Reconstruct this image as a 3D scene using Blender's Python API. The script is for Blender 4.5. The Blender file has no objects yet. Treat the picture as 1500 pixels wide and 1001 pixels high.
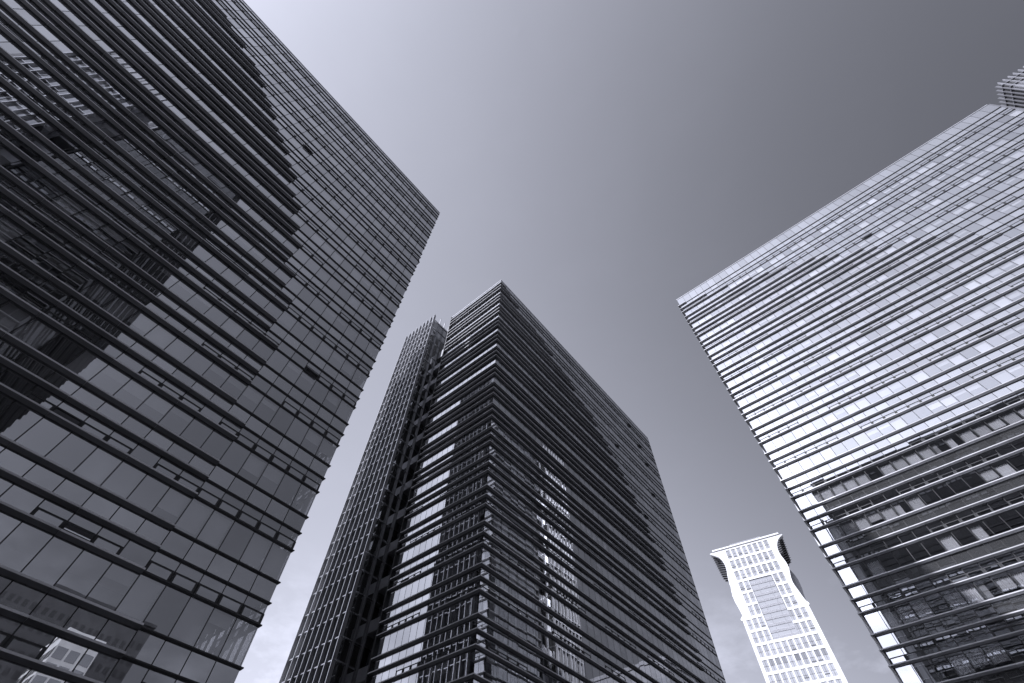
import bpy, bmesh, math, random
from mathutils import Vector, Matrix, Euler

rnd = random.Random(11)
SC = bpy.context.scene
COL = SC.collection
R = math.radians

# ------------------------------------------------------------------ camera
FPX, W0, H0 = 689.687, 1500.0, 1001.0
PITCH, YAW, ROLL = R(56.693256), R(40.786699), R(1.194206)
CAMZ = 1.6
fh = Vector((math.cos(YAW), math.sin(YAW), 0)); rt = Vector((math.sin(YAW), -math.cos(YAW), 0)); zz = Vector((0, 0, 1))
FW = fh * math.cos(PITCH) + zz * math.sin(PITCH); UP0 = -fh * math.sin(PITCH) + zz * math.cos(PITCH)
RIGHT = rt * math.cos(ROLL) + UP0 * math.sin(ROLL); UP = -rt * math.sin(ROLL) + UP0 * math.cos(ROLL)
cd = bpy.data.cameras.new("camera"); cam = bpy.data.objects.new("camera", cd); COL.objects.link(cam)
cd.sensor_width = 36.0; cd.lens = 36.0 * FPX / W0; cd.clip_start = 0.1; cd.clip_end = 20000
cam.matrix_world = Matrix(((RIGHT.x, UP.x, -FW.x, 0), (RIGHT.y, UP.y, -FW.y, 0), (RIGHT.z, UP.z, -FW.z, CAMZ), (0, 0, 0, 1)))
SC.camera = cam

# ------------------------------------------------------------------ light
SUN_EL, SUN_AZ = R(35), R(158)            # azimuth counted from +X towards +Y
SKY_TINT = (1.0, 1.035, 1.24)
SUN_STRENGTH = 3.2
SC.view_settings.view_transform = 'Standard'; SC.view_settings.look = 'None'
SC.view_settings.exposure = 1.0; SC.view_settings.gamma = 1.0

w = bpy.data.worlds.new("World"); SC.world = w; w.use_nodes = True
nt = w.node_tree; N = nt.nodes; LK = nt.links
sky = N.new("ShaderNodeTexSky"); sky.sky_type = 'NISHITA'; sky.sun_disc = False
sky.sun_elevation = SUN_EL; sky.sun_rotation = R(90) - SUN_AZ
sky.air_density = 1; sky.dust_density = 2; sky.ozone_density = 1

def wmath(op, a, b=None, c=None):
    n = N.new("ShaderNodeMath"); n.operation = op
    for i, v in enumerate((a, b, c)):
        if v is None: continue
        if isinstance(v, (int, float)): n.inputs[i].default_value = v
        else: LK.new(v, n.inputs[i])
    return n.outputs[0]
# black-and-white film behind a polarising filter: Nishita luminance times a smooth function of direction
bw = N.new("ShaderNodeRGBToBW"); LK.new(sky.outputs[0], bw.inputs[0])
tc = N.new("ShaderNodeTexCoord"); sp = N.new("ShaderNodeSeparateXYZ"); LK.new(tc.outputs['Generated'], sp.inputs[0])
X, Y, Z = sp.outputs
C0, CX, CY, CZ, CXX, CYY, CXY = -0.457,-0.149,0.298,0.473,-0.449,-0.4,1.713
e = wmath('MULTIPLY_ADD', X, CX, C0); e = wmath('MULTIPLY_ADD', Y, CY, e); e = wmath('MULTIPLY_ADD', Z, CZ, e)
e = wmath('MULTIPLY_ADD', wmath('MULTIPLY', X, X), CXX, e); e = wmath('MULTIPLY_ADD', wmath('MULTIPLY', Y, Y), CYY, e)
e = wmath('MULTIPLY_ADD', wmath('MULTIPLY', X, Y), CXY, e)
e = wmath('MINIMUM', wmath('MAXIMUM', e, -2.2), 0.6)
fac = wmath('EXPONENT', e)
# faint broken cloud, stronger towards the horizon
mp = N.new("ShaderNodeMapping"); mp.inputs['Scale'].default_value = (1, 1, 2.2); LK.new(tc.outputs['Generated'], mp.inputs[0])
cn = N.new("ShaderNodeTexNoise"); cn.inputs['Scale'].default_value = 5.5; cn.inputs['Detail'].default_value = 7; cn.inputs['Roughness'].default_value = .58
LK.new(mp.outputs[0], cn.inputs['Vector'])
cr = wmath('MULTIPLY', wmath('MINIMUM', wmath('MAXIMUM', wmath('SUBTRACT', cn.outputs[0], .47), 0.0), .2), 3.0)
low = wmath('MINIMUM', wmath('MAXIMUM', wmath('MULTIPLY', wmath('SUBTRACT', .52, Z), 4.0), 0.03), 1.0)
cl = wmath('MULTIPLY_ADD', wmath('MULTIPLY', cr, low), 1.1, .96)
lum = wmath('MULTIPLY', wmath('MULTIPLY', bw.outputs[0], fac), cl)
lum = wmath('MINIMUM', lum, 9.0)
vm = N.new("ShaderNodeCombineXYZ")
for i in range(3): LK.new(wmath('MULTIPLY', lum, SKY_TINT[i]), vm.inputs[i])
bg = N["Background"]; LK.new(vm.outputs[0], bg.inputs[0]); bg.inputs[1].default_value = 0.15

sl = bpy.data.lights.new("sun", 'SUN'); sl.energy = SUN_STRENGTH; sl.angle = R(.5); sl.color = (.95, .965, 1.08)
so = bpy.data.objects.new("sun", sl); COL.objects.link(so)
sd = Vector((math.cos(SUN_AZ) * math.cos(SUN_EL), math.sin(SUN_AZ) * math.cos(SUN_EL), math.sin(SUN_EL)))
so.rotation_euler = sd.to_track_quat('Z', 'Y').to_euler()

# ------------------------------------------------------------------ materials
def mat(name):
    m = bpy.data.materials.new(name); m.use_nodes = True
    for n in list(m.node_tree.nodes): m.node_tree.nodes.remove(n)
    o = m.node_tree.nodes.new("ShaderNodeOutputMaterial"); return m, m.node_tree.nodes, m.node_tree.links, o

def mathn(n, l, op, a, b=None):
    k = n.new("ShaderNodeMath"); k.operation = op
    for i, v in enumerate((a, b)):
        if v is None: continue
        if isinstance(v, (int, float)): k.inputs[i].default_value = v
        else: l.new(v, k.inputs[i])
    return k.outputs[0]

def solid(name, col, rough=.5, metal=0.0, var=.12, scale=1.5, spec=.5, bump=0.0):
    m, n, l, o = mat(name)
    p = n.new("ShaderNodeBsdfPrincipled"); l.new(p.outputs[0], o.inputs[0])
    p.inputs['Roughness'].default_value = rough; p.inputs['Metallic'].default_value = metal
    p.inputs['Specular IOR Level'].default_value = spec
    t = n.new("ShaderNodeTexCoord"); nz = n.new("ShaderNodeTexNoise"); nz.inputs['Scale'].default_value = scale; nz.inputs['Detail'].default_value = 6
    l.new(t.outputs['Object'], nz.inputs['Vector'])
    mx = n.new("ShaderNodeMapRange"); l.new(nz.outputs[0], mx.inputs[0])
    mx.inputs[1].default_value = .3; mx.inputs[2].default_value = .7; mx.inputs[3].default_value = 1 - var; mx.inputs[4].default_value = 1 + var
    vs = n.new("ShaderNodeVectorMath"); vs.operation = 'SCALE'; vs.inputs[0].default_value = col; l.new(mx.outputs[0], vs.inputs['Scale'])
    at = n.new("ShaderNodeAttribute"); at.attribute_name = 'tone'
    tv = n.new("ShaderNodeVectorMath"); tv.operation = 'SCALE'; l.new(vs.outputs[0], tv.inputs[0])
    l.new(mathn(n, l, 'ADD', mathn(n, l, 'MULTIPLY', at.outputs['Fac'], .3), .85), tv.inputs['Scale'])
    l.new(tv.outputs[0], p.inputs['Base Color'])
    if bump:
        b = n.new("ShaderNodeBump"); b.inputs['Strength'].default_value = 1; b.inputs['Distance'].default_value = bump
        l.new(nz.outputs[0], b.inputs['Height']); l.new(b.outputs[0], p.inputs['Normal'])
    return m

def glass(name, base=.45, rise=.55, tint=.5, body=None, wave=.0022, scale=.55, rough=0.0):
    """coated curtain-wall glass: a wavy mirror coat over either a see-through tinted pane or an opaque back-painted one"""
    m, n, l, o = mat(name)
    t = n.new("ShaderNodeTexCoord")
    mpn = n.new("ShaderNodeMapping"); mpn.inputs['Scale'].default_value = (1, 1, .55); l.new(t.outputs['Object'], mpn.inputs[0])
    nz = n.new("ShaderNodeTexNoise"); nz.inputs['Scale'].default_value = scale; nz.inputs['Detail'].default_value = 1.5
    l.new(mpn.outputs[0], nz.inputs['Vector'])
    b = n.new("ShaderNodeBump"); b.inputs['Strength'].default_value = 1.0; b.inputs['Distance'].default_value = wave; l.new(nz.outputs[0], b.inputs['Height'])
    g = n.new("ShaderNodeBsdfGlossy"); g.inputs['Roughness'].default_value = rough; g.inputs['Color'].default_value = (.93, .94, .96, 1)
    l.new(b.outputs[0], g.inputs['Normal'])
    at = n.new("ShaderNodeAttribute"); at.attribute_name = 'tone'
    if body is None:
        d = n.new("ShaderNodeBsdfTransparent"); d.inputs['Color'].default_value = (tint, tint, tint * 1.02, 1)
    else:
        d = n.new("ShaderNodeBsdfDiffuse")
        mr = mathn(n, l, 'MULTIPLY', mathn(n, l, 'ADD', mathn(n, l, 'MULTIPLY', at.outputs['Fac'], .5), .75), body)
        l.new(mr, d.inputs['Color'])
    lw = n.new("ShaderNodeLayerWeight"); lw.inputs['Blend'].default_value = .5
    f = mathn(n, l, 'ADD', mathn(n, l, 'MULTIPLY', mathn(n, l, 'POWER', lw.outputs['Facing'], 2.0), rise), base)
    # panes come from different coating batches
    f = mathn(n, l, 'MULTIPLY', f, mathn(n, l, 'ADD', mathn(n, l, 'MULTIPLY', at.outputs['Fac'], .20), .90))
    mx = n.new("ShaderNodeMixShader"); l.new(f, mx.inputs[0]); l.new(d.outputs[0], mx.inputs[1]); l.new(g.outputs[0], mx.inputs[2])
    l.new(mx.outputs[0], o.inputs[0]); return m

def toned(name, lo, hi, rough=.8):
    """matt cloth or plaster whose value differs from piece to piece (the 'tone' attribute)"""
    m, n, l, o = mat(name)
    p = n.new("ShaderNodeBsdfPrincipled"); p.inputs['Roughness'].default_value = rough; l.new(p.outputs[0], o.inputs[0])
    at = n.new("ShaderNodeAttribute"); at.attribute_name = 'tone'
    l.new(mathn(n, l, 'ADD', mathn(n, l, 'MULTIPLY', at.outputs['Fac'], hi - lo), lo), p.inputs['Base Color'])
    return m

M_GLASS = glass("vision_glass", .50, .47, .92)
M_SPAN = glass("spandrel_glass", .57, .42, body=.05)
M_VENT = glass("vent_glass", .54, .42, .55, wave=.004)
M_CLEAR = glass('clear_vision_glass', .52, .48, .93)
M_GREY = glass('grey_vision_glass', .22, .40, .45)
M_GREYS = glass('grey_spandrel_glass', .22, .40, body=.03)
M_SPANR = glass('clear_spandrel_glass', .56, .42, body=.08)
M_SHVIS = glass('shaded_vision_glass', .12, .40, .3)  # dimmed copy of the vision glass, the mirrored tower's shade built in
M_SHSPAN = glass('shaded_spandrel_glass', .12, .40, body=.02)  # dimmed copy of the spandrel glass, shade put into its tone
M_SHAFTG = glass("shaft_glass", .40, .55, body=.04, wave=.002)
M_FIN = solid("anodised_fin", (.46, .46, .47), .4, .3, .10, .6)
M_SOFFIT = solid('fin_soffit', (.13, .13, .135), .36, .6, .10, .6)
M_SOFFR = solid('lit_soffit', (.30, .30, .31), .36, .5, .10, .6)  # lighter copy of fin_soffit, reflected skylight put into the colour
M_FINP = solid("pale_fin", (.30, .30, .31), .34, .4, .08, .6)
M_SHFIN = solid('shaded_fin', (.16, .16, .17), .4, .3, .08, .6)  # darker copy of the pale fin metal, shade put into the colour
M_EDGE = solid('fin_edge', (.88, .88, .9), .22, .92, .06, .6)
M_DARK = solid("black_gasket", (.012, .012, .013), .5, 0, .1)
M_BAR = solid("dark_frame", (.02, .02, .022), .6, 0, .1)
M_SLAB = solid("ceiling_plaster", (.30, .30, .31), .8, 0, .1, .4)
M_CORE = solid("inner_wall", (.16, .16, .17), .85, 0, .3, .25)
M_RECESS = solid("recess_wall", (.025, .025, .027), .7, 0, .2, .5)
M_SPANW = solid("slab_edge_panel", (.2, .2, .21), .45, .3, .12, .8)
M_BLIND = toned("roller_blind", .12, .88)
M_CURT = toned("curtain_cloth", .72, .93)
M_ROOF = solid("roof_felt", (.2, .2, .2), .9)
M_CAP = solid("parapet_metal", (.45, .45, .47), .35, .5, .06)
M_WALL = solid("rear_cladding", (.14, .14, .15), .5, .3, .15, .3)
M_WHITE = solid("white_cladding", (.66, .66, .66), .6, 0, .07, .2)
M_WSHADE = solid("soffit_louvre", (.09, .09, .095), .6, 0, .1, .4)  # dark louvre tone, shade of the undersides put into the colour
M_WGLASS = glass("white_tower_glass", .32, .4, body=.17, wave=.002)
M_WDARK = glass("white_tower_dark_glass", .22, .4, body=.06, wave=.002)
M_RIB = solid("glazed_rib", (.5, .5, .52), .5, .2, .06, .6)

# ------------------------------------------------------------------ mesh helpers
def project(P):
    d = Vector(P) - Vector((0, 0, CAMZ)); c = d.dot(FW)
    if c <= .1: return None
    return (750 + FPX * d.dot(RIGHT) / c, 500.5 - FPX * d.dot(UP) / c)

def in_view_area(pts):
    q = [project(p) for p in pts]
    if any(k is None for k in q): return 0
    cx = sum(k[0] for k in q) / len(q); cy = sum(k[1] for k in q) / len(q)
    if not (-5 < cx < W0 + 5 and -5 < cy < H0 + 5): return 0
    a = 0
    for i in range(len(q)):
        x0, y0 = q[i]; x1, y1 = q[(i + 1) % len(q)]; a += x0 * y1 - x1 * y0
    return abs(a) / 2

class MB:
    def __init__(s): s.v = []; s.f = []; s.m = []; s.t = []
    def face(s, pts, m=0, tone=.5):
        k = len(s.v); s.v += [tuple(p) for p in pts]; s.f.append(tuple(range(k, k + len(pts)))); s.m.append(m); s.t.append(tone)
    def hexa(s, c, m=0, tone=.5):
        """eight corners: bottom ring then top ring"""
        k = len(s.v); s.v += [tuple(p) for p in c]
        for q in ((3, 2, 1, 0), (4, 5, 6, 7), (0, 1, 5, 4), (1, 2, 6, 5), (2, 3, 7, 6), (3, 0, 4, 7)):
            s.f.append(tuple(k + i for i in q)); s.m.append(m); s.t.append(tone)
    def prism(s, ring0, ring1, m=0, tone=.5):
        k = len(s.v); n = len(ring0); s.v += [tuple(p) for p in ring0] + [tuple(p) for p in ring1]
        s.f.append(tuple(range(k + n - 1, k - 1, -1))); s.f.append(tuple(range(k + n, k + 2 * n)))
        for i in range(n):
            j = (i + 1) % n; s.f.append((k + i, k + j, k + n + j, k + n + i))
        s.m += [m] * (n + 2); s.t += [tone] * (n + 2)
    def add(s, o):
        k = len(s.v); s.v += o.v; s.f += [tuple(k + i for i in f) for f in o.f]; s.m += o.m; s.t += o.t
    def build(s, name, mats, parent=None, origin=(0, 0, 0), solid_=True):
        me = bpy.data.meshes.new(name)
        ox, oy, oz = origin
        me.from_pydata([(x - ox, y - oy, z - oz) for x, y, z in s.v], [], s.f)
        for m in (mats if isinstance(mats, (list, tuple)) else [mats]): me.materials.append(m)
        me.polygons.foreach_set('material_index', s.m)
        at = me.attributes.new('tone', 'FLOAT', 'FACE'); at.data.foreach_set('value', s.t)
        if solid_:
            b = bmesh.new(); b.from_mesh(me); bmesh.ops.recalc_face_normals(b, faces=b.faces); b.to_mesh(me); b.free()
        me.update()
        o = bpy.data.objects.new(name, me); COL.objects.link(o)
        if parent is not None: o.parent = parent
        elif origin != (0, 0, 0): o.location = origin
        return o

def thing(name, label, cat, loc=(0, 0, 0), group=None):
    o = bpy.data.objects.new(name, None); COL.objects.link(o); o.location = loc; o.empty_display_size = .5
    o['label'] = label; o['category'] = cat
    if group: o['group'] = group
    return o

def many(items, name, mats, parent, origin, most=100, sub=None):
    """items: (MB, corner points, optional sub-part MB). The ones that show largest become parts of their own, the rest one part."""
    r = sorted(((in_view_area(p), i) for i, (m, p, *_) in enumerate(items)), reverse=True)
    rest = MB(); rest2 = MB()
    for k, (a, i) in enumerate(r):
        it = items[i]
        if k < most and a > 0:
            o = it[0].build(name, mats, parent, origin, solid_=False)
            if sub and len(it) > 2 and it[2] is not None:
                it[2].build(sub[0], sub[1], o, origin)
        else:
            rest.add(it[0])
            if len(it) > 2 and it[2] is not None: rest2.add(it[2])
    if rest.f:
        o = rest.build(name, mats, parent, origin, solid_=False); o['kind'] = 'stuff'
        if sub and rest2.f:
            q = rest2.build(sub[0], sub[1], o, origin); q['kind'] = 'stuff'

def lerp_table(tab, z):
    if z >= tab[0][0]: return tab[0][1]
    for (z0, v0), (z1, v1) in zip(tab, tab[1:]):
        if z0 >= z >= z1: return v1 + (v0 - v1) * (z - z1) / (z0 - z1)
    return tab[-1][1]

# ------------------------------------------------------------------ the office towers (one design, four stands)
FLOOR = 4.2
def fin_section(D, h):
    """inner soffit next to the glass coloured black for its dark reflection, a paler soffit rising outwards, an upright lip, a top falling outwards"""
    return [(.0, -h * 1.5), (-D * .3, -h * 1.5), (-D + .012, -h * .3), (-D, -h * .15), (-D, h * .85), (0.0, h)]
def office_tower(name, label, O, A, B, top, a0, bays, sbays, slen, deep_tab, deep_near, deep_short, s1=1.13, seed=1,
                 deepD=.30, thinD=.10, pleats=False, brackets=False, proud=2.1, rear=16, rear_a=4.0, blinds=.55, btop=.1, fin_mats=None, vglass=None, sglass=None, short_glass=None):
    rr = random.Random(seed)
    A = Vector(A); B = Vector(B); O3 = Vector((O[0], O[1], 0)); org = (O[0], O[1], 0)
    T = lambda a, b, z: O3 + A * a + B * b + zz * z
    bay = 1.25; LONG = bay * bays; sb = slen / sbays
    zt = top + CAMZ; zA0 = a0 + CAMZ
    root = thing(name, label, 'tower', org, 'louvred glass office towers')
    def bx(mb, a1, a2, b1, b2, z1, z2, m=0, tone=.5):
        mb.hexa([T(a1, b1, z1), T(a2, b1, z1), T(a2, b2, z1), T(a1, b2, z1), T(a1, b1, z2), T(a2, b1, z2), T(a2, b2, z2), T(a1, b2, z2)], m, tone)
    floors = int((zA0 - .4) / FLOOR) + 1
    # --- structure behind the glass
    for n in range(floors):
        zA = zA0 - FLOOR * n
        if zA - s1 < .3: continue
        m = MB(); bx(m, .22, LONG - .3, .22, 12.3, zA - s1 + .05, zA - .1)
        m.build('floor_slab', M_SLAB, root, org)
    m = MB(); bx(m, 5.2, LONG - 3, 5.5, 12.6, 0.1, zt - 1.2); m.build('inner_core', M_CORE, root, org)
    m = MB(); bx(m, rear_a, LONG - .05, 12.6, slen + rear, .05, zt - .6); m.build('rear_block', M_WALL, root, org)
    m = MB(); bx(m, LONG - .02, LONG + .25, .02, slen + rear + .2, .02, zt - .05); m.build('end_wall', M_WALL, root, org)
    m = MB(); bx(m, .3, LONG - .3, .3, slen - .3, zt - .95, zt - .6); m.build('roof', M_ROOF, root, org)
    m = MB()
    bx(m, -.06, LONG, -.06, .3, zt, zt + .14); bx(m, -.06, .3, .302, slen, zt, zt + .14)
    m.build('parapet_cap', M_CAP, root, org)
    # --- glazing
    spans = [('L', i * bay, (i + 1) * bay) for i in range(bays)] + [('S', i * sb, (i + 1) * sb) for i in range(sbays)]
    win, spn, vent, bli, cur = [], [], [], [], []
    g = .026
    def pane(side, u1, u2, z1, z2, m=0, off=0.0, tone=None, tilt=True):
        t1, t2 = (rr.gauss(0, .0007) * (z2 - z1), rr.gauss(0, .0007) * (u2 - u1)) if tilt else (0, 0)
        P = []
        for u, z, d in ((u1, z1, off - t1 - t2), (u2, z1, off - t1 + t2), (u2, z2, off + t1 + t2), (u1, z2, off + t1 - t2)):
            P.append(T(u, d, z) if side == 'L' else T(d, u, z))
        q = MB(); q.face(P, (1 if side == 'S' and tone is None and off == 0.0 else m), rr.random() if tone is None else tone); return q, P
    def sbox(mb, side, u1, u2, d1, d2, z1, z2, m=0, tone=.5):
        if side == 'L': bx(mb, u1, u2, d1, d2, z1, z2, m, tone)
        else: bx(mb, d1, d2, u1, u2, z1, z2, m, tone)
    for n in range(-1, floors):
        zA = zA0 - FLOOR * n
        run = 0; is_vent = False
        tone_floor = rr.random()
        for side, u1, u2 in spans:
            a1, a2 = u1 + g, u2 - g
            if n == -1:
                spn.append(pane(side, a1, a2, zA0 + .06, zt - .004)); continue
            if zA - s1 < .3: continue
            spn.append(pane(side, a1, a2, zA - s1 + .06, zA - .06))
            zB, zC = zA - s1, zA - 2 * s1
            if zC < .4: continue
            # the row of opening lights: runs of them with plain panes between
            if run <= 0:
                is_vent = not is_vent; run = rr.randint(3, 7) if is_vent else rr.randint(1, 3)
            run -= 1
            if is_vent:
                zm = zC + .56
                win.append(pane(side, a1, a2, zm + .034, zB - .06))
                fr = MB(); ang = 0.0
                op = rr.random() < .022
                f_in, f_out = -.035, .05
                sbox(fr, side, a1 + .001, a1 + .1, f_in, f_out, zC + .07, zm + .029); sbox(fr, side, a2 - .1, a2 - .001, f_in, f_out, zC + .07, zm + .029)
                sbox(fr, side, a1 + .101, a2 - .101, f_in + .002, f_out, zm - .045, zm + .028); sbox(fr, side, a1 + .101, a2 - .101, f_in + .002, f_out, zC + .07, zC + .11)
                if op:
                    dd = -.26
                    q = MB()
                    P = [T(u, d, z) if side == 'L' else T(d, u, z) for u, z, d in ((a1 + .05, zC + .12, dd), (a2 - .05, zC + .12, dd), (a2 - .05, zm - .04, -.04), (a1 + .05, zm - .04, -.04))]
                    q.face(P, 0, rr.random())
                    sbox(fr, side, a1 + .05, a2 - .05, dd - .025, dd + .02, zC + .09, zC + .13)
                    vent.append((q, P, fr))
                else:
                    q, P = pane(side, a1 + .07, a2 - .07, zC + .1, zm - .03, off=-.012)
                    vent.append((q, P, fr))
            else:
                win.append(pane(side, a1, a2, zC + .06, zB - .06))
            z0 = max(zA - FLOOR, .2)
            if zC - z0 < .5: continue
            q, P = pane(side, a1, a2, z0 + .06, zC - .06); win.append((q, P))
            # blinds and curtains a hand's breadth behind the pane
            if pleats and n >= 10 and side == 'L':
                if rr.random() < .66:
                    c = MB(); k = 16; ztop = zC - .28 - rr.random() * .08; zbot = z0 + .06 + (rr.random() ** 3) * .7
                    ph = rr.random() * 6; full = rr.random() < .75
                    e0 = a1 + .04; e1 = a2 - .04 if full else a1 + (a2 - a1) * rr.uniform(.4, .8)
                    pts = []
                    for j in range(k + 1):
                        u = e0 + (e1 - e0) * j / k
                        pts.append((u, .30 + .055 * math.sin(j * math.pi / 1.0 + math.pi / 2) + .02 * math.sin(ph + j * 1.7), ztop + .05 * math.sin(j * 1.57 + ph)))
                    tn = min(1, max(0, rr.gauss(.62, .25)))
                    for j in range(k):
                        c.face([T(pts[j][0], pts[j][1], zbot), T(pts[j + 1][0], pts[j + 1][1] , zbot), T(pts[j + 1][0], pts[j + 1][1], pts[j + 1][2]), T(pts[j][0], pts[j][1], pts[j][2])], 0, tn)
                    cur.append((c, P))
            elif rr.random() < blinds:
                drop = rr.choice((.25, .35, .5, .7, 1.0, 1.0)) * rr.uniform(.9, 1.0)
                tn = min(1, max(0, tone_floor * .5 + rr.random() * .5))
                c, P2 = pane(side, a1 + .03, a2 - .03, zC - btop - (zC - z0 - .2 - btop) * drop, zC - btop, off=.2, tone=tn, tilt=False)
                bli.append((c, P2))
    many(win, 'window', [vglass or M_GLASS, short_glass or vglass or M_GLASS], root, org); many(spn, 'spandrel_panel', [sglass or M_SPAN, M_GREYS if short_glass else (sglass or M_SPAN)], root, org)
    many(vent, 'vent_window', M_VENT, root, org, sub=('frame', M_BAR))
    many(bli, 'blind', M_BLIND, root, org)
    if cur: many(cur, 'curtain', M_CURT, root, org)
    # --- mullions: black bars behind the joints
    for i in range(bays + 1):
        m = MB(); u = i * bay; bx(m, max(u - .042, .03), min(u + .042, LONG - .03), .012, .14, .05, zt - .02); m.build('mullion', M_DARK, root, org)
    for i in range(1, sbays + 1):
        m = MB(); u = min(i * sb, slen - .03); bx(m, .012, .14, u - .042, u + .042, .05, zt - .02); m.build('mullion', M_DARK, root, org)
    # --- louvre fins, wrapped round the corner; heavy ones along the sweep, slim ones beyond
    for n in range(floors):
        for k in range(3):
            z = zA0 - FLOOR * n - s1 * k
            if z < .6: continue
            m = MB(); zr = z - CAMZ
            ae = round((lerp_table(deep_tab, zr)) / bay) * bay
            ae = min(max(ae, 0), LONG)
            ht = .085
            Ds = deepD if deep_short else thinD
            def run_long(a1, a2, D, corner, h):
                if a2 - a1 < .05: return
                s0 = -Ds if corner else a1
                us = [a1]
                while us[-1] + 5.6 < a2: us.append(us[-1] + 3.75)
                us.append(a2)
                for q in range(len(us) - 1):
                    jz = rr.gauss(0, .004); r0 = []; r1 = []
                    for d, y in fin_section(D, h):
                        sa = (d * Ds / D) if (corner and q == 0) else us[q]
                        r0.append(T(sa, d, z + y + jz)); r1.append(T(us[q + 1] - (.014 if q < len(us) - 2 else 0), d, z + y + jz))
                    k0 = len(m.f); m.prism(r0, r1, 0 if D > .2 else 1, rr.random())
                    if D > .2: m.m[k0 + 2] = 1; m.m[k0 + 3] = 2; m.m[k0 + 4] = 2  # inner soffit face blacked in, a dark reflection put into colour
            def run_short(D, h):
                Dl = deepD if (deep_near and ae > 0) else thinD
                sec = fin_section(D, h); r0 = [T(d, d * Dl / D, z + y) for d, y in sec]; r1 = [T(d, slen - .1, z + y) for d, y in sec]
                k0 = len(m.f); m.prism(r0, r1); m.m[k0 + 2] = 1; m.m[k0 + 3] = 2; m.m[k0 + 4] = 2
            if deep_near:
                run_long(0, ae, deepD, True, ht); run_long(ae if ae > 0 else 0, LONG, thinD, ae <= 0, .06)
            else:
                run_long(0, ae, thinD, True, .06); run_long(ae, LONG, deepD, False, ht)
            run_short(Ds, ht if deep_short else .06)
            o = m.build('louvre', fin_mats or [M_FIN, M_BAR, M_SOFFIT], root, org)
            if brackets and n < floors - 1:
                zn = z - (s1 if k < 2 else FLOOR - 2 * s1)
                b = MB()
                ring = [(-.02, z - .07), (-deepD - .1, z - .07), (-.12, zn + .10), (-.02, zn + .10)]
                b.prism([T(.0, d, y) for d, y in ring], [T(.05, d, y) for d, y in ring]); b.build('end_bracket', M_BAR, o, org)
    # --- recess with slab edges, then the finned lift shaft standing proud of the short side
    sb0 = slen + 2.5; sb1 = sb0 + 8.0; ag = -proud; st = zt + (-0.9)
    m = MB(); bx(m, -.28, .28, slen - .09, slen + .06, .05, zt - .2); m.build('fin_end_cover', M_BAR, root, org)  # added black plate that covers the fin ends and keeps sun off them
    m = MB(); bx(m, 3.2, 3.9, slen - .1, sb0 + .1, .05, zt - 1.5); m.build('recess_wall', M_RECESS, root, org)
    m = MB(); bx(m, .3, 3.19, slen - .12, slen + .02, .05, zt - 1); m.build('recess_wall', M_RECESS, root, org)
    for n in range(floors):
        zA = zA0 - FLOOR * n
        if n < 3:
            if n == 2:
                m = MB(); bx(m, .35, 3.18, slen + .03, sb0 - .03, zA - 2.0, zA + .1); m.build('slab_edge', M_SPANW, root, org)
            continue
        if zA < 1.5: continue
        m = MB(); bx(m, .2, 3.18, slen + .03, sb0 - .03, zA - s1 - .1, zA - .05); m.build('slab_edge', M_CAP, root, org)
    if proud:
        m = MB(); bx(m, ag, 6, sb0, sb1, .04, st - .4, 0)
        s_ = m.build('lift_shaft', M_SHAFTG, root, org)
        pn = MB()
        levels = []
        for n in range(-1, floors):
            zA = zA0 - FLOOR * n
            for z in (zA, zA - 2 * s1):
                if .5 < z < st - .3: levels.append(z)
        levels = [st] + levels + [.3]
        items = []
        for i in range(len(levels) - 1):
            z2, z1 = levels[i] - .03, levels[i + 1] + .03
            for j in range(8):
                b1, b2 = sb0 + j, sb0 + j + 1
                tl = [rr.gauss(0, .003) for _ in range(2)]
                q = MB(); P = [T(ag - .03 + tl[0], b1 + .03, z1), T(ag - .03 - tl[0], b2 - .03, z1), T(ag - .03 + tl[1], b2 - .03, z2), T(ag - .03 - tl[1], b1 + .03, z2)]
                q.face(P, 0, rr.random()); items.append((q, P))
            for j in range(4):
                a1, a2 = ag + j * 1.15, ag + (j + 1) * 1.15
                tl = [rr.gauss(0, .003) for _ in range(2)]
                q = MB(); P = [T(a1 + .03, sb0 - .03 + tl[0], z1), T(a2 - .03, sb0 - .03 - tl[0], z1), T(a2 - .03, sb0 - .03 + tl[1], z2), T(a1 + .03, sb0 - .03 - tl[1], z2)]
                q.face(P, 0, rr.random()); items.append((q, P))
        many(items, 'glass_panel', M_SHAFTG, s_, org)
        for z in levels[1:-1]:
            m = MB(); bx(m, ag - .30, ag - .01, sb0 - .10, sb1 - .02, z - .045, z + .045); bx(m, ag - .008, ag + 4.6, sb0 - .16, sb0 - .01, z - .045, z + .045)
            m.build('transom', M_EDGE, s_, org)
        for j in range(9):
            b = sb0 + j; m = MB()
            top_ = zt + .75
            k0 = len(m.f); m.prism([T(ag - .02, b - .035, .3), T(ag - .45, b - .035, .3), T(ag - .45, b - .035, top_), T(ag - .02, b - .035, top_ - .35)],
                    [T(ag - .02, b + .035, .3), T(ag - .45, b + .035, .3), T(ag - .45, b + .035, top_), T(ag - .02, b + .035, top_ - .35)])
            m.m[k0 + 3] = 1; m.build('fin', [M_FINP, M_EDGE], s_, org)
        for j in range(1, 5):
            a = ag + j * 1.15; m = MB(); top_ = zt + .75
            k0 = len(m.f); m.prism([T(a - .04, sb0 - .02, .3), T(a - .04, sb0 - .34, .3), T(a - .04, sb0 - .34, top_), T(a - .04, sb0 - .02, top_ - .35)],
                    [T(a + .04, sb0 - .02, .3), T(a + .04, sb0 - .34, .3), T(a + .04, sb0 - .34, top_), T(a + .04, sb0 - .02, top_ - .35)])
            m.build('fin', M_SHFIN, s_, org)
    return root

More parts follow.
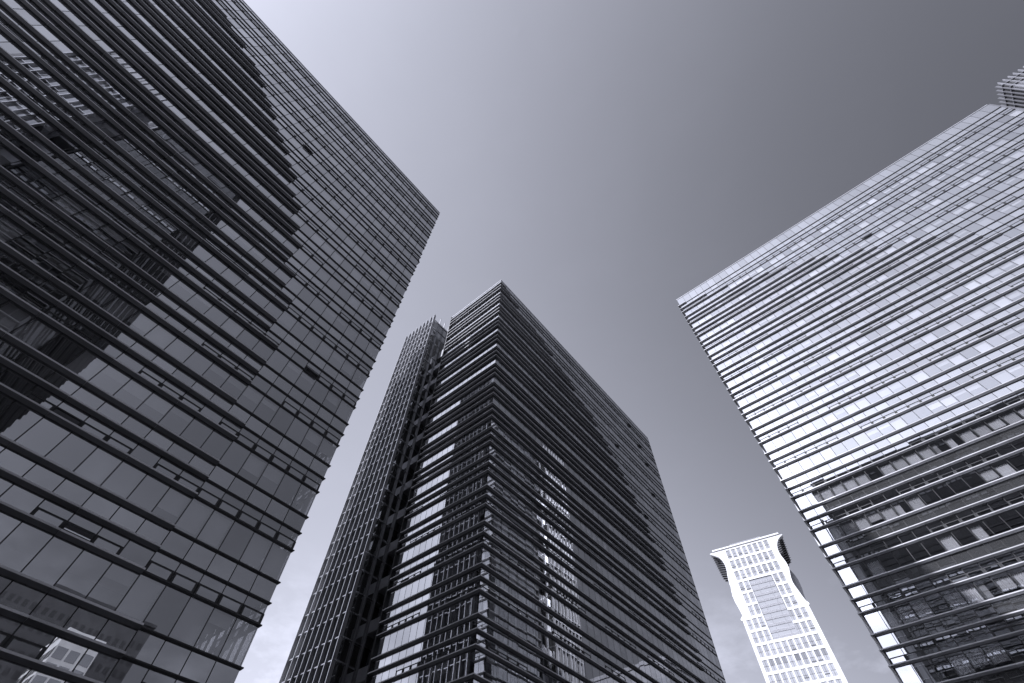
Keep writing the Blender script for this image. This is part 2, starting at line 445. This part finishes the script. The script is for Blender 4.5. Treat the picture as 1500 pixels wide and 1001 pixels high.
L_TAB = [(77.5, 62), (72, 42), (68.6, 34.6), (67.1, 32.1), (64.6, 29), (60.3, 24.5), (56.4, 20.9), (52.5, 17.7), (46.8, 14.2), (42.7, 12.3), (38.7, 10.8), (36.4, 9.9),
         (32.3, 8.9), (28.4, 8), (25.5, 7.5), (22.6, 7), (16.1, 6), (13, 5.7), (9.9, 5.46), (8, 5.4)]
M_TAB = [(78.2, 1.25), (77.6, 1.25), (76.7, 2.5), (75.2, 6.1), (72.1, 13.7), (69.6, 17.9), (68.15, 21), (66.6, 22.4), (65.4, 23.9), (64.2, 26.5), (62.4, 27.3), (61.4, 28.5), (55.9, 34),
         (53.4, 35.6), (51.7, 36.8), (47.6, 38.9), (46.6, 39.7), (40, 42.7), (36, 43.9), (33.7, 44.3), (28, 45.7), (10, 47)]
R_TAB = [(79.5, 1.25), (78.6, 3), (77.6, 6.8), (76.5, 10.2), (74.3, 14.4), (73.25, 16.6), (72, 18.7), (70.4, 21.6), (68, 24.8), (62.1, 31.2), (61, 32.3), (59.9, 33.4), (58.1, 34.8),
         (56.9, 35.7), (55.7, 36.6), (50, 40), (40, 43), (28, 46), (10, 47)]
office_tower('office_tower', 'dark glass office tower whose heavy louvres stop short of its corner, wavy reflections inside',
             (11.2, 26.42), (-1, 0, 0), (0, 1, 0), 78.2, 77.32, 43, 14, 12.9, L_TAB, False, False, seed=3, deepD=.32)
office_tower('office_tower', 'dark office tower seen corner-on, heavy louvres wrapped round its corner, finned lift shaft beside it',
             (27.80, 26.97), (1, 0, 0), (0, 1, 0), 79.45, 78.01, 42, 14, 12.55, M_TAB, True, True, seed=5, rear=11, deepD=.32)
office_tower('office_tower', 'bright office tower of pale sky-reflecting glass with dark louvres and curtains in its lower windows',
             (53.64, 4.0), (0, -1, 0), (1, 0, 0), 81.7, 79.3, 43, 14, 12.9, R_TAB, True, True, s1=1.2, seed=7, pleats=True, brackets=True, proud=1.0, btop=.32, vglass=M_CLEAR, sglass=M_SPANR, short_glass=M_GREY, fin_mats=[M_FIN, M_BAR, M_SOFFR])
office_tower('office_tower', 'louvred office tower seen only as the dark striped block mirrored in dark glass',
             (-12.0, 4.2), (0, -1, 0), (-1, 0, 0), 79.0, 78.0, 42, 14, 12.9, L_TAB, False, False, seed=9, vglass=M_SHVIS, sglass=M_SHSPAN, fin_mats=[M_SHFIN, M_BAR, M_BAR], blinds=.15)  # same design as the others; its shade is put into darker glass and fins

# ------------------------------------------------------------------ pale finned tower far behind the bright one
def finned_tower():
    K = 1.7; cx, cy, top = 52.1 * K, -52 * K, 82 * K + CAMZ; org = (cx, cy, 0)
    root = thing('finned_tower', "pale tower top with spiky upright fins, just above the bright office tower's roof", 'tower', org)
    S = 34
    def b(mb, x1, x2, y1, y2, z1, z2, m=0): mb.hexa([(x1, y1, z1), (x2, y1, z1), (x2, y2, z1), (x1, y2, z1), (x1, y1, z2), (x2, y1, z2), (x2, y2, z2), (x1, y2, z2)], m)
    m = MB(); b(m, cx + .35, cx + S, cy - S, cy - .35, .05, top - 2.6); m.build('wall', M_WALL, root, org)
    m = MB(); b(m, cx + .2, cx + S, cy - S, cy - .2, top - 2.4, top - .4); m.build('roof_louvre', M_DARK, root, org)
    m = MB(); b(m, cx - .05, cx + S, cy - .25, cy, top - .38, top - .12); b(m, cx - .05, cx + .2, cy - S, cy - .252, top - .38, top - .12)
    b(m, cx + .02, cx + S, cy - .3, cy - .02, top - 2.85, top - 2.55); b(m, cx + .02, cx + .3, cy - S, cy - .302, top - 2.85, top - 2.55)
    m.build('cornice', M_SHFIN, root, org)
    # windows between the fins: dark bands with pale spandrels
    for k in range(12):
        z = top - 4.2 - k * 4.2
        m = MB(); b(m, cx + .4, cx + S, cy - .36, cy - .3, z - 2.9, z + 1.2); m.build('window', M_DARK, root, org)
        m = MB(); b(m, cx + .3, cx + .36, cy - S, cy - .4, z - 2.6, z + .9); m.build('window', M_WDARK, root, org)
    for k in range(28):
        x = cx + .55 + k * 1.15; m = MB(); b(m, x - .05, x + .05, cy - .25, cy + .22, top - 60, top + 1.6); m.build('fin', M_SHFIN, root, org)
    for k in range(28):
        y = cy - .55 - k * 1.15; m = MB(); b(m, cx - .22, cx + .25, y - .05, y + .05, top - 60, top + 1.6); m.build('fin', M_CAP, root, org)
finned_tower()

# ------------------------------------------------------------------ white hourglass tower
def hourglass_tower():
    D = 235.0; az = R(11.2)
    nv = Vector((math.cos(az), math.sin(az), 0)); ev = Vector((math.sin(az), -math.cos(az), 0))
    base = nv * D; org = (base.x, base.y, 0)
    T = lambda s, d, z: base + ev * s + nv * d + zz * (z + CAMZ)
    def Tb(s, d, z):                       # a silhouette point measured on the front plane, set d metres further back
        k = (D + d) / D; return T(s * k, d, z * k)
    root = thing('white_tower', 'distant white hourglass tower with louvred flared top standing between two dark-lined office towers', 'tower', org)
    bx = lambda mb, s1, s2, d1, d2, z1, z2, m=0, t=.5: mb.hexa([T(s1, d1, z1), T(s2, d1, z1), T(s2, d2, z1), T(s1, d2, z1), T(s1, d1, z2), T(s2, d1, z2), T(s2, d2, z2), T(s1, d2, z2)], m, t)
    LF = [(-18.6, 137.4), (-17.2, 136.6), (-15.2, 135.0), (-14.3, 133.4), (-13.9, 131.6), (-13.8, 129.8), (-13.95, 128.0), (-14.4, 126), (-14.75, 124), (-15.0, 121.5), (-14.9, 119), (-14.6, 116.5), (-14.3, 113.5), (-14.3, 110), (-14.7, 107.4), (-15.9, 106.3), (-15.9, 105.8), (-15.3, 105.3)]
    RF = [(15.8, 137.4), (14.6, 136.9), (13.4, 136.1), (12.4, 134.9), (11.6, 133.4), (11.1, 131.6), (11.0, 130), (11.15, 128), (11.6, 126), (11.85, 124), (11.75, 122), (11.2, 120), (10.7, 118), (10.5, 116), (10.7, 114), (11.1, 112), (11.5, 109.5), (11.9, 107.6), (12.6, 106.6), (12.6, 106.0), (12.0, 105.4)]
    rows = [137.1 - 5.27 * i for i in range(27)]
    WH = 4.25
    m = MB()
    for cur_, inn in ((LF, -11.2), (RF, 8.6)):
        ring = cur_ + [(inn, 105.4 if inn > 0 else 105.3), (inn, 137.4)]
        m.prism([T(s, 0, z) for s, z in ring], [T(s, 1.2, z) for s, z in ring])
    bx(m, -15.3, -13.95, 0, 1.2, -1.5, 105.25); bx(m, 10.75, 12.1, 0, 1.2, -1.5, 105.35)
    bx(m, -11.198, 8.598, 0, 1.2, 137.1, 137.398)
    bx(m, -18.6, 15.8, -.1, 3, 137.4, 137.75)
    bx(m, -17.1, 14.5, -.1, 2.5, 138.45, 139.1); bx(m, -17.1, 14.5, .6, 2.4, 137.752, 138.448, 1)
    # bands and piers
    wins = []
    for i, zt_ in enumerate(rows):
        zb = zt_ - WH; nxt = zt_ - 5.27
        if zb < 3: break
        up = i < 6
        lo, hi = (-11.198, 8.598) if up else (-13.948, 10.748)
        cols = []
        n = 8 if up else 10
        pitch = (hi - lo + .55) / n if up else 2.49
        for j in range(n):
            s1 = lo + j * pitch; cols.append((s1, min(s1 + 1.95, hi)))
        if 3 <= i <= 5: cols = cols[:2] + cols[-2:]
        if 6 <= i <= 7: cols = cols[:3] + cols[-3:]
        gap = (-6.5, 3.6 if i < 6 else 3.44) if 3 <= i <= 7 else None
        # piers
        edge = lo
        seq = cols
        prev = lo
        for (s1, s2) in cols:
            if gap and prev < gap[0] < s1:
                if gap[0] - prev > .02: bx(m, prev, gap[0], 0, 1.2, zb, zt_)
                prev = gap[1]
            if s1 - prev > .02: bx(m, prev, s1, 0, 1.2, zb, zt_)
            prev = s2
            wins.append((s1, s2, zb, zt_, i))
        if hi - prev > .02: bx(m, prev, hi, 0, 1.2, zb, zt_)
        if gap and i < 7:
            bx(m, lo, gap[0], 0, 1.2, nxt, zb); bx(m, gap[1], hi, 0, 1.2, nxt, zb)
        elif i == 5: pass
        else: bx(m, lo, hi, 0, 1.2, nxt, zb)
    # the jamb pieces beside the upper rows down to the step
    m.build('facade_frame', [M_WHITE, M_WSHADE], root, org)
    items = []
    rr = random.Random(4)
    for s1, s2, zb, zt_, i in wins:
        q = MB(); P = [T(s1, .28, zb), T(s2, .28, zb), T(s2, .28, zt_), T(s1, .28, zt_)]
        zc = zb + WH * .48
        top_m = 1 if i == 9 and rr.random() < .95 else 0
        q.face([T(s1, .28, zc), T(s2, .28, zc), T(s2, .28, zt_), T(s1, .28, zt_)], top_m, rr.random())
        zl = zb + WH * (.30 if rr.random() < .6 else .16)
        q.face([T(s1, .28, zl), T(s2, .28, zl), T(s2, .28, zc), T(s1, .28, zc)], 0, rr.random())
        q.face([T(s1, .28, zb), T(s2, .28, zb), T(s2, .28, zl), T(s1, .28, zl)], 0, rr.random())
        fr = MB(); mid = (s1 + s2) / 2
        bx(fr, mid - .06, mid + .06, .2, .27, zb + .01, zt_ - .01)
        bx(fr, s1 + .01, mid - .062, .21, .27, zc - .05, zc + .05); bx(fr, mid + .062, s2 - .01, .21, .27, zc - .05, zc + .05)
        if rr.random() < .28:
            bx(fr, s1 + .05, mid - .08, .12, .265, zl - .16, zl + .10); bx(fr, mid + .08, s2 - .05, .12, .265, zl - .16, zl + .10)
        items.append((q, P, fr))
    many(items, 'window', [M_WGLASS, M_WDARK], root, org, sub=('frame', M_WSHADE))
    # glazed core with ribbed floors
    g = MB(); z0, z1 = rows[7] - WH, rows[3]
    bx(g, -6.49, 3.43, .5, .9, z0, z1, 0)
    n = 10; st = (z1 - z0) / n
    for k in range(n):
        zb = z0 + k * st
        bx(g, -6.4, 3.4, .34, .48, zb + st * .02, zb + st * .42, 1)
        for t in range(4): bx(g, -6.38, 3.38, .28, .338, zb + st * (.05 + .1 * t), zb + st * (.09 + .1 * t), 2)
        for s in (-3.7 + rr.uniform(-.4, .4), 1.2 + rr.uniform(-.3, .3)): bx(g, s - .08, s + .08, .4, .48, zb + st * .44, zb + st * .99, 2)
    g.build('glazed_core', [M_WGLASS, M_RIB, M_SPANW], root, org)
    m = MB(); bx(m, -5.8, 3.4, 1.0, 1.2, z1 + .02, z1 + .12); 
    # body behind the front frame
    m = MB(); bx(m, -11.6, 9.0, 1.25, 24, 105, 137.3); bx(m, -14.9, 11.7, 1.25, 24, -1.5, 104.9); m.build('body', M_WSHADE, root, org)
    # louvred side wings: slats ruled from the front outline to a deeper, differently curved back outline
    def table(t, z):
        t = sorted(t, key=lambda k: -k[1])
        if z >= t[0][1]: return t[0][0]
        for (s0, z0_), (s1, z1_) in zip(t, t[1:]):
            if z0_ >= z >= z1_: return s1 + (s0 - s1) * (z - z1_) / max(1e-6, z0_ - z1_)
        return t[-1][0]
    for sg, F, up_b, lo_b in ((-1, LF[:-3], [(-18.6, 137.3), (-17.0, 123.6), (-15.0, 122.4)], [(-14.8, 121), (-15.35, 118.5), (-15.65, 116.3), (-15.5, 113.5), (-15.0, 110.5), (-14.7, 108)]),
                              (1, RF[:-3], [(15.8, 137.3), (14.2, 124.6), (11.9, 122.9)], [(11.8, 121.3), (12.6, 118.8), (13.0, 116.4), (12.85, 113), (12.3, 110), (12.1, 108)])):
        wing = MB(); z = 136.9
        while z > 122.6:
            sf = table(F, z); sbk = table(up_b, z)
            if abs(sbk) - abs(sf) > .12:
                a = [T(sf - sg * .3, 1.3, z - .14), T(sf, 1.3, z - .14), Tb(sbk, 9, z - .14), Tb(sbk - sg * 2.5, 9, z - .14)]
                b = [T(sf - sg * .3, 1.3, z + .14), T(sf, 1.3, z + .14), Tb(sbk, 9, z + .14), Tb(sbk - sg * 2.5, 9, z + .14)]
                wing.hexa(a + b)
            z -= 1.05
        wing.build('louvred_wing', M_WSHADE, root, org)
        back = MB(); zs = [137.2, 132, 128, 124.8, 123.2]
        ring0 = [Tb(table(up_b, z_) - sg * .45, 8.9, z_) for z_ in zs] + [Tb(sg * 8, 8.9, zs[-1]), Tb(sg * 8, 8.9, zs[0])]
        ring1 = [Tb(table(up_b, z_) - sg * .45, 16, z_) for z_ in zs] + [Tb(sg * 8, 16, zs[-1]), Tb(sg * 8, 16, zs[0])]
        back.prism(ring0, ring1); back.build('wing_wall', M_WSHADE, root, org)
        bulge = MB(); zs = [z_ for _, z_ in lo_b]
        ring0 = [Tb(s_, 4.5, z_) for s_, z_ in lo_b] + [Tb(sg * 8, 4.5, zs[-1]), Tb(sg * 8, 4.5, zs[0])]
        ring1 = [Tb(s_, 16, z_) for s_, z_ in lo_b] + [Tb(sg * 8, 16, zs[-1]), Tb(sg * 8, 16, zs[0])]
        bulge.prism(ring0, ring1); bulge.build('side_bulge', M_SPANW if sg > 0 else M_WHITE, root, org)  # right bulge coloured grey for its shaded side, left one stays white
    # roof rail
    rl = MB()
    bx(rl, -8.2, 6.2, 1.0, 1.08, 140.1, 140.2)
    for k in range(25): bx(rl, -8.2 + k * .6 - .03, -8.2 + k * .6 + .03, 1.0, 1.08, 139.102, 140.098)
    rl.build('roof_rail', M_CAP, root, org)
hourglass_tower()

# ------------------------------------------------------------------ blocks across the street, seen mirrored in the glass
def street_block(name, label, x1, x2, y1, y2, h, wall, glassm, bayw, fl, win_frac=(.6, .6)):
    org = ((x1 + x2) / 2, (y1 + y2) / 2, 0); root = thing(name, label, 'building', org)
    def b(mb, X1, X2, Y1, Y2, z1, z2): mb.hexa([(X1, Y1, z1), (X2, Y1, z1), (X2, Y2, z1), (X1, Y2, z1), (X1, Y1, z2), (X2, Y1, z2), (X2, Y2, z2), (X1, Y2, z2)])
    m = MB(); b(m, x1, x2, y1, y2, .03, h); m.build('wall', wall, root, org)
    m = MB(); b(m, x1 - .3, x2 + .3, y1 - .3, y2 + .3, h + .01, h + 1.0); m.build('cornice', wall, root, org)
    wn = MB(); z = 5.0
    while z + fl < h:
        n = int((x2 - x1) / bayw)
        for i in range(n):
            u = x1 + (x2 - x1) * (i + .5) / n; hw = bayw * win_frac[0] / 2
            b(wn, u - hw, u + hw, y2 - .1, y2 + .04, z, z + fl * win_frac[1])
        n = int((y2 - y1) / bayw)
        for i in range(n):
            u = y1 + (y2 - y1) * (i + .5) / n; hw = bayw * win_frac[0] / 2
            b(wn, x1 - .04, x1 + .1, u - hw, u + hw, z, z + fl * win_frac[1])
        z += fl
    o = wn.build('window', glassm, root, org); o['kind'] = 'stuff'
M_DWALL = solid("dark_stone", (.045, .045, .048), .6, 0, .2, .3)
M_GWALL = solid("pale_render", (.5, .5, .5), .7, 0, .12, .3)
street_block('street_block', 'narrow pale block of big dark windows, mirrored low in the dark glass tower', 27, 37, -148, -128, 64, M_GWALL, M_WDARK, 3.3, 3.8, (.8, .72))
street_block('street_block', 'dark slab block mirrored behind the pale one in the lowest dark glass panes', -30, 52, -180, -152, 80, M_DWALL, M_BAR, 2.2, 3.8, (.55, .5))
street_block('street_block', 'banded pale block mirrored at the foot of the corner-on tower', 150, 190, -55, -12, 68, M_SPANW, M_GREYS, 6.0, 3.0, (.985, .55))

# ------------------------------------------------------------------ ground
g = MB(); S = 6000
g.face([(-S, -S, 0), (S, -S, 0), (S, S, 0), (-S, S, 0)])
o = g.build('ground', solid("paving", (.16, .16, .165), .75, 0, .25, .08, bump=.01), solid_=False); o['kind'] = 'structure'
